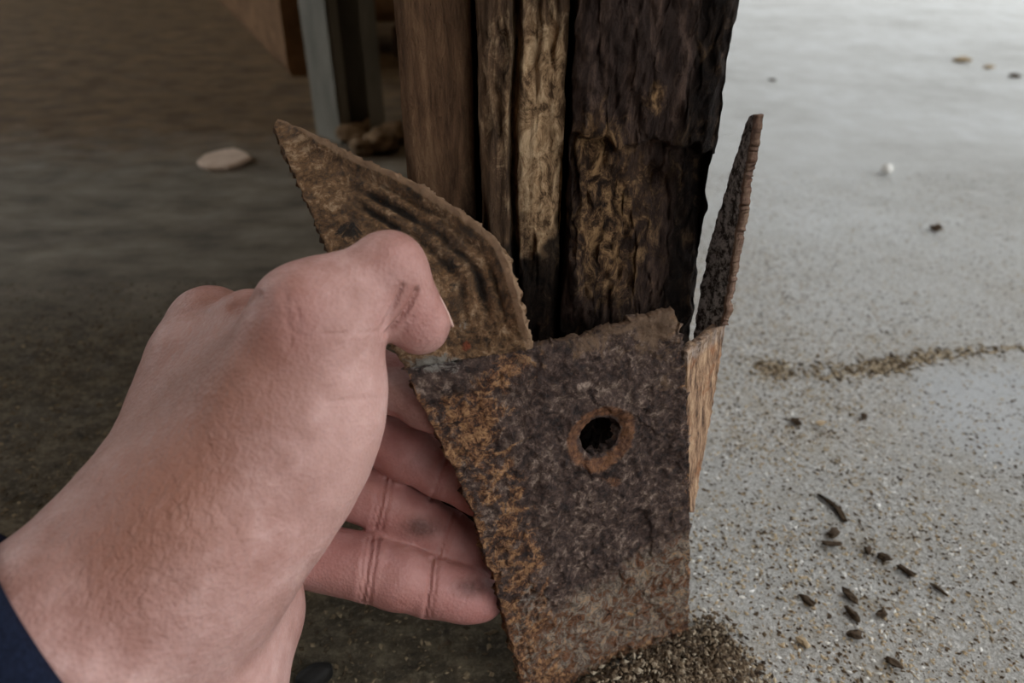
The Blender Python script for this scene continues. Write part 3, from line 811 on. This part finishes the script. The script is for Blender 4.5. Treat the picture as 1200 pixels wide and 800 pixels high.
# ------------------------------------------------------------------ loose bits
def lump(name, c, r, mat, seed, label, cat, group=None, rz=0.0, sub=2, jag=.25):
    bm = bmesh.new(); bmesh.ops.create_icosphere(bm, subdivisions=sub, radius=1)
    V = np.array([v.co[:] for v in bm.verts]); Fc = [[v.index for v in f.verts] for f in bm.faces]; bm.free()
    V = V * (1 + jag * fbm(V * 1.7 + seed * 3.1, 3, seed))[:, None] * np.array(r)
    ca, sa = math.cos(rz), math.sin(rz)
    V = np.stack([V[:, 0] * ca - V[:, 1] * sa, V[:, 0] * sa + V[:, 1] * ca, V[:, 2]], 1)
    V[:, 2] -= V[:, 2].min(); V += np.array([c[0], c[1], 0.0002])
    return tag(mesh_obj(name, V, Fc, mat, smooth=sub > 2, org=(c[0], c[1], 0)), label, cat, group)
def flat_chip(name, outline_px, thick, mat, label, cat, group=None):
    pts = np.array([G(*p) for p in outline_px]); c = pts.mean(0); n = len(pts)
    V = []
    for z, s in ((.0003, .96), (thick * .6, 1.0), (thick, .9)):
        for p in pts: q = c + (p - c) * s; V.append((q[0], q[1], z))
    V.append((c[0], c[1], thick * 1.25)); V.append((c[0], c[1], .0003))
    Fc = [(k*n + i, k*n + (i+1) % n, (k+1)*n + (i+1) % n, (k+1)*n + i) for k in range(2) for i in range(n)]
    Fc += [(2*n + i, 2*n + (i+1) % n, 3*n) for i in range(n)] + [((i+1) % n, i, 3*n + 1) for i in range(n)]
    return tag(mesh_obj(name, V, Fc, mat, smooth=False, org=(c[0], c[1], 0)), label, cat, group)
flat_chip('wood_chip', [(231,194),(240,186),(258,181),(276,178),(290,183),(297,189),(284,196),(268,201),(246,201),(236,199)], .006, MAT_CHIP,
          'pale flat chip lying alone on the dark floor left of the flap', 'chip')
for k, (x, y, r, lab) in enumerate([
    (415, 168, .020, 'brown earth clod nearest the foot of the steel channel'),
    (440, 160, .017, 'small earth clod behind the others by the channel foot'),
    (446, 178, .022, 'brown earth clod close to the left edge of the rotten post'),
    (428, 182, .015, 'low earth clod in front of the channel foot'),
    (462, 168, .018, 'earth clod half hidden behind the rotten post')]):
    c = G(x, y); lump('dirt_clod', c, (r * .95, r * .85, r * .55), MAT_CLOD, 100 + k, lab, 'dirt clod', 'earth clods at the channel foot', k, 3, .75)
bits = [
    (1127, 73, .020, .007, .006, MAT_TANGRIT, -.3, 'long tan fragment far up the pale floor, leftmost of a row of three', 'wood_fragment', 'fragment'),
    (1158, 81, .010, .005, .004, MAT_TANGRIT, -.2, 'small tan fragment in the middle of the row of three', 'wood_fragment', 'fragment'),
    (1188, 91, .014, .006, .004, MAT_BARK, -.2, 'brown fragment at the right end of the row of three', 'wood_fragment', 'fragment'),
    (1038, 204, .0085, .007, .0075, MAT_WHITEGRIT, .2, 'pale round pebble alone on the bright floor', 'pebble', 'pebble'),
    (1095, 271, .0065, .0045, .0045, MAT_BARK, .1, 'dark crumb below the pale round pebble', 'dirt_crumb', 'crumb'),
    (905, 95, .007, .004, .0025, MAT_BARK, .0, 'small dark crumb far back on the bright floor, nearest the post top', 'dirt_crumb', 'crumb'),
    (931, 497, .0048, .003, .0025, MAT_BARK, -.6, 'dark crumb beside a tan crumb below the sandy crack', 'dirt_crumb', 'crumb'),
    (961, 499, .0045, .003, .0025, MAT_TANGRIT, .5, 'tan crumb just right of a dark crumb below the sandy crack', 'dirt_crumb', 'crumb'),
    (1012, 490, .003, .002, .002, MAT_BARK, .9, 'tiny dark crumb alone right of the tan crumb', 'dirt_crumb', 'crumb'),
    (976, 627, .0042, .0028, .002, MAT_BARK, .8, 'dark crumb just under the dark twig', 'dirt_crumb', 'crumb'),
    (974, 641, .0055, .0022, .002, MAT_BARK, -.1, 'flat dark crumb, second below the dark twig', 'dirt_crumb', 'crumb'),
    (1016, 648, .0035, .0022, .002, MAT_BARK, 1.2, 'dark crumb at the left end of the dark trail', 'dirt_crumb', 'crumb'),
    (1034, 656, .0040, .0022, .002, MAT_BARK, -.5, 'dark crumb in the middle of the dark trail', 'dirt_crumb', 'crumb'),
    (1062, 672, .0052, .0020, .002, MAT_BARK, -.9, 'long dark crumb at the right end of the dark trail', 'dirt_crumb', 'crumb'),
    (995, 700, .0060, .0026, .002, MAT_BARK, -1.1, 'dark sliver, upper of two slivers below the dark trail', 'bark_sliver', 'sliver'),
    (998, 722, .0050, .0022, .002, MAT_BARK, -1.2, 'dark sliver, lower of two slivers below the dark trail', 'bark_sliver', 'sliver'),
    (1001, 747, .0042, .0030, .002, MAT_BARK, -.4, 'dark crumb below the two brown slivers', 'dirt_crumb', 'crumb'),
    (1045, 779, .0042, .0024, .002, MAT_BARK, -.6, 'dark crumb low on the floor right of the slivers', 'dirt_crumb', 'crumb'),
    (1032, 722, .0028, .0022, .002, MAT_BARK, .2, 'little black crumb right of the brown slivers', 'dirt_crumb', 'crumb'),
    (1100, 692, .0050, .0012, .0012, MAT_BARK, -1.0, 'thin stray dark fibre right of the trail', 'dirt_crumb', 'crumb'),
    (945, 706, .0048, .0022, .002, MAT_BARK, -.9, 'brown flake left of the brown slivers', 'bark_sliver', 'sliver'),
    (1028, 594, .0019, .0019, .0015, MAT_WHITEGRIT, 0, 'tiny white pebble right of the dark twig', 'pebble', 'pebble'),
    (941, 755, .0040, .0022, .0018, MAT_TANGRIT, -.9, 'tan flake low on the floor right of the heaped earth', 'bark_sliver', 'sliver'),
]
for k, (x, y, a, b, c, m_, rz, lab, nm, cat) in enumerate(bits):
    lump(nm, G(x, y), (a * .78, b * .72, c * .7), m_, 130 + k, lab, cat, None, rz, 2, .95 if cat != 'pebble' else .3)
lump('stone', G(370, 800), (.0075, .0045, .0045), MAT_BLACK, 180, 'black stone on the dirt under the hand at the bottom edge', 'stone', None, .5, 3)
# dark twig: a bent, knotted stick
tw = [G(958, 580), G(968, 588), G(977, 594), G(983, 601), G(990, 612)]
V, Fc = [], []
for k, p in enumerate(tw):
    r = (.0007, .0014, .0012, .0017, .0012)[k]
    for j in range(7):
        an = 2 * math.pi * j / 7; V.append(p + np.array([math.cos(an) * r, math.sin(an) * r * .8, r + math.sin(an * 2 + k) * r * .6]))
Fc = [(k*7 + j, k*7 + (j+1) % 7, (k+1)*7 + (j+1) % 7, (k+1)*7 + j) for k in range(4) for j in range(7)] + [tuple(range(6, -1, -1)), tuple(range(28, 35))]
V = np.array(V); V[:, 2] -= V[:, 2].min() - .0001
tag(mesh_obj('twig', V, Fc, MAT_BARK, org=tuple(tw[2])), 'dark bent twig on the pale gritty floor right of the plate', 'twig')

# grit: uncountable crumbs of earth, sand and mortar
OCT = np.array([(1,0,0),(-1,0,0),(0,1,0),(0,-1,0),(0,0,1),(0,0,-.6)], float)
OF = np.array([(0,2,4),(2,1,4),(1,3,4),(3,0,4),(2,0,5),(1,2,5),(3,1,5),(0,3,5)])
def grit(name, pts, size, mat, label, seed, flat=.5, ln=1.8):
    r = np.random.default_rng(seed); n = len(pts)
    s = size * np.minimum(np.exp(r.normal(0, .4, n)), 1.9); th = r.uniform(0, 6.28, n)
    sh = OCT[None] * (1 + r.uniform(-.35, .35, (n, 6, 1))) * np.array([ln, 1, flat])
    sh = sh * s[:, None, None]
    c, sn = np.cos(th)[:, None], np.sin(th)[:, None]
    V = np.stack([sh[..., 0] * c - sh[..., 1] * sn, sh[..., 0] * sn + sh[..., 1] * c, sh[..., 2]], -1)
    V += np.concatenate([pts[:, :2], np.zeros((n, 1))], 1)[:, None, :]
    V[..., 2] += (pts[:, 2] if pts.shape[1] > 2 else 0)[:, None] + s[:, None] * flat * .45
    Fc = (OF[None] + 6 * np.arange(n)[:, None, None]).reshape(-1, 3)
    o = mesh_obj(name, V.reshape(-1, 3), Fc, mat, smooth=False, org=(float(pts[:, 0].mean()), float(pts[:, 1].mean()), 0))
    fattr(o, 'tone', np.repeat(r.uniform(0, 1, n), 6))
    return tag(o, label, 'grit', None, 'stuff')
def scatter(n, f, x0, x1, y0, y1, seed):
    r = np.random.default_rng(seed); out = []
    while sum(map(len, out)) < n:
        p = np.stack([r.uniform(x0, x1, n * 2), r.uniform(y0, y1, n * 2), np.zeros(n * 2)], 1)
        out.append(p[r.uniform(0, 1, n * 2) < f(p)])
    return np.concatenate(out)[:n]
def dens(p):
    q = np.exp(-((p[:, 0] - .10) / .14) ** 2 - ((p[:, 1] - .26) / .28) ** 2) + .12
    return np.clip(q * (1 + .9 * fbm(p * 22, 3, 201)), 0, 1)
pts_ = scatter(34000, dens, .05, .55, .08, .75, 1)
grit('floor_grit', pts_, .00042, MAT_MIXGRIT, 'crumbs of earth, sand and mortar scattered over the pale floor', 301, .5)
# the sandy line along a crack
ln_ = np.array([G(905, 432), G(935, 440), G(985, 438), G(1040, 428), G(1100, 415), G(1160, 411), G(1215, 407)])
r_ = np.random.default_rng(5); t_ = np.clip(r_.normal(.33, .33, 5000), 0, 1)
t_ = t_[(vnoise(np.stack([t_ * 26, t_ * 0, t_ * 0], 1), 4) + 1) / 2 > r_.uniform(.15, .95, 5000)][:1300]; pl = polyl(ln_, t_); pl[:, :2] += r_.normal(0, 1, (len(t_), 2)) * (.0060 - .0035 * t_)[:, None]; pl[:, 2] = 0
grit('crack_sand', pl, .0007, MAT_SANDGRIT, 'ridge of sandy dirt along a crack in the pale floor', 304, .7)
# loose earth heaped against the foot of the plate
r_ = np.random.default_rng(6)
hp = []
cA, cB = G(700, 815), G(815, 752)
while len(hp) < 7000:
    t = r_.uniform(-.1, 1.25); o2 = abs(r_.normal(0, .018)); p = cA + (cB - cA) * t
    nrm2 = np.array([cB[1] - cA[1], -(cB[0] - cA[0])]); nrm2 /= np.linalg.norm(nrm2)
    p2 = p[:2] + nrm2 * (o2 - .003) + r_.normal(0, .003, 2)
    hp.append((p2[0], p2[1], .006 * math.exp(-(o2 / .009) ** 2) * r_.uniform(.0, 1)))
hp = np.array(hp)
grit('heaped_earth', hp, .00052, MAT_EARTHGRIT, 'loose brown earth heaped along the foot of the rusty plate', 306, .8)
# crumbs on the dark floor inside
def dens2(p): return np.clip(.45 * (1 + 1.2 * fbm(p * 30, 3, 211)), 0, 1)
grit('dark_earth', scatter(9000, dens2, -.42, .02, .06, .5, 8), .0006, MAT_DARKGRIT, 'brown crumbs of earth over the dark floor under the hand', 308, .6)
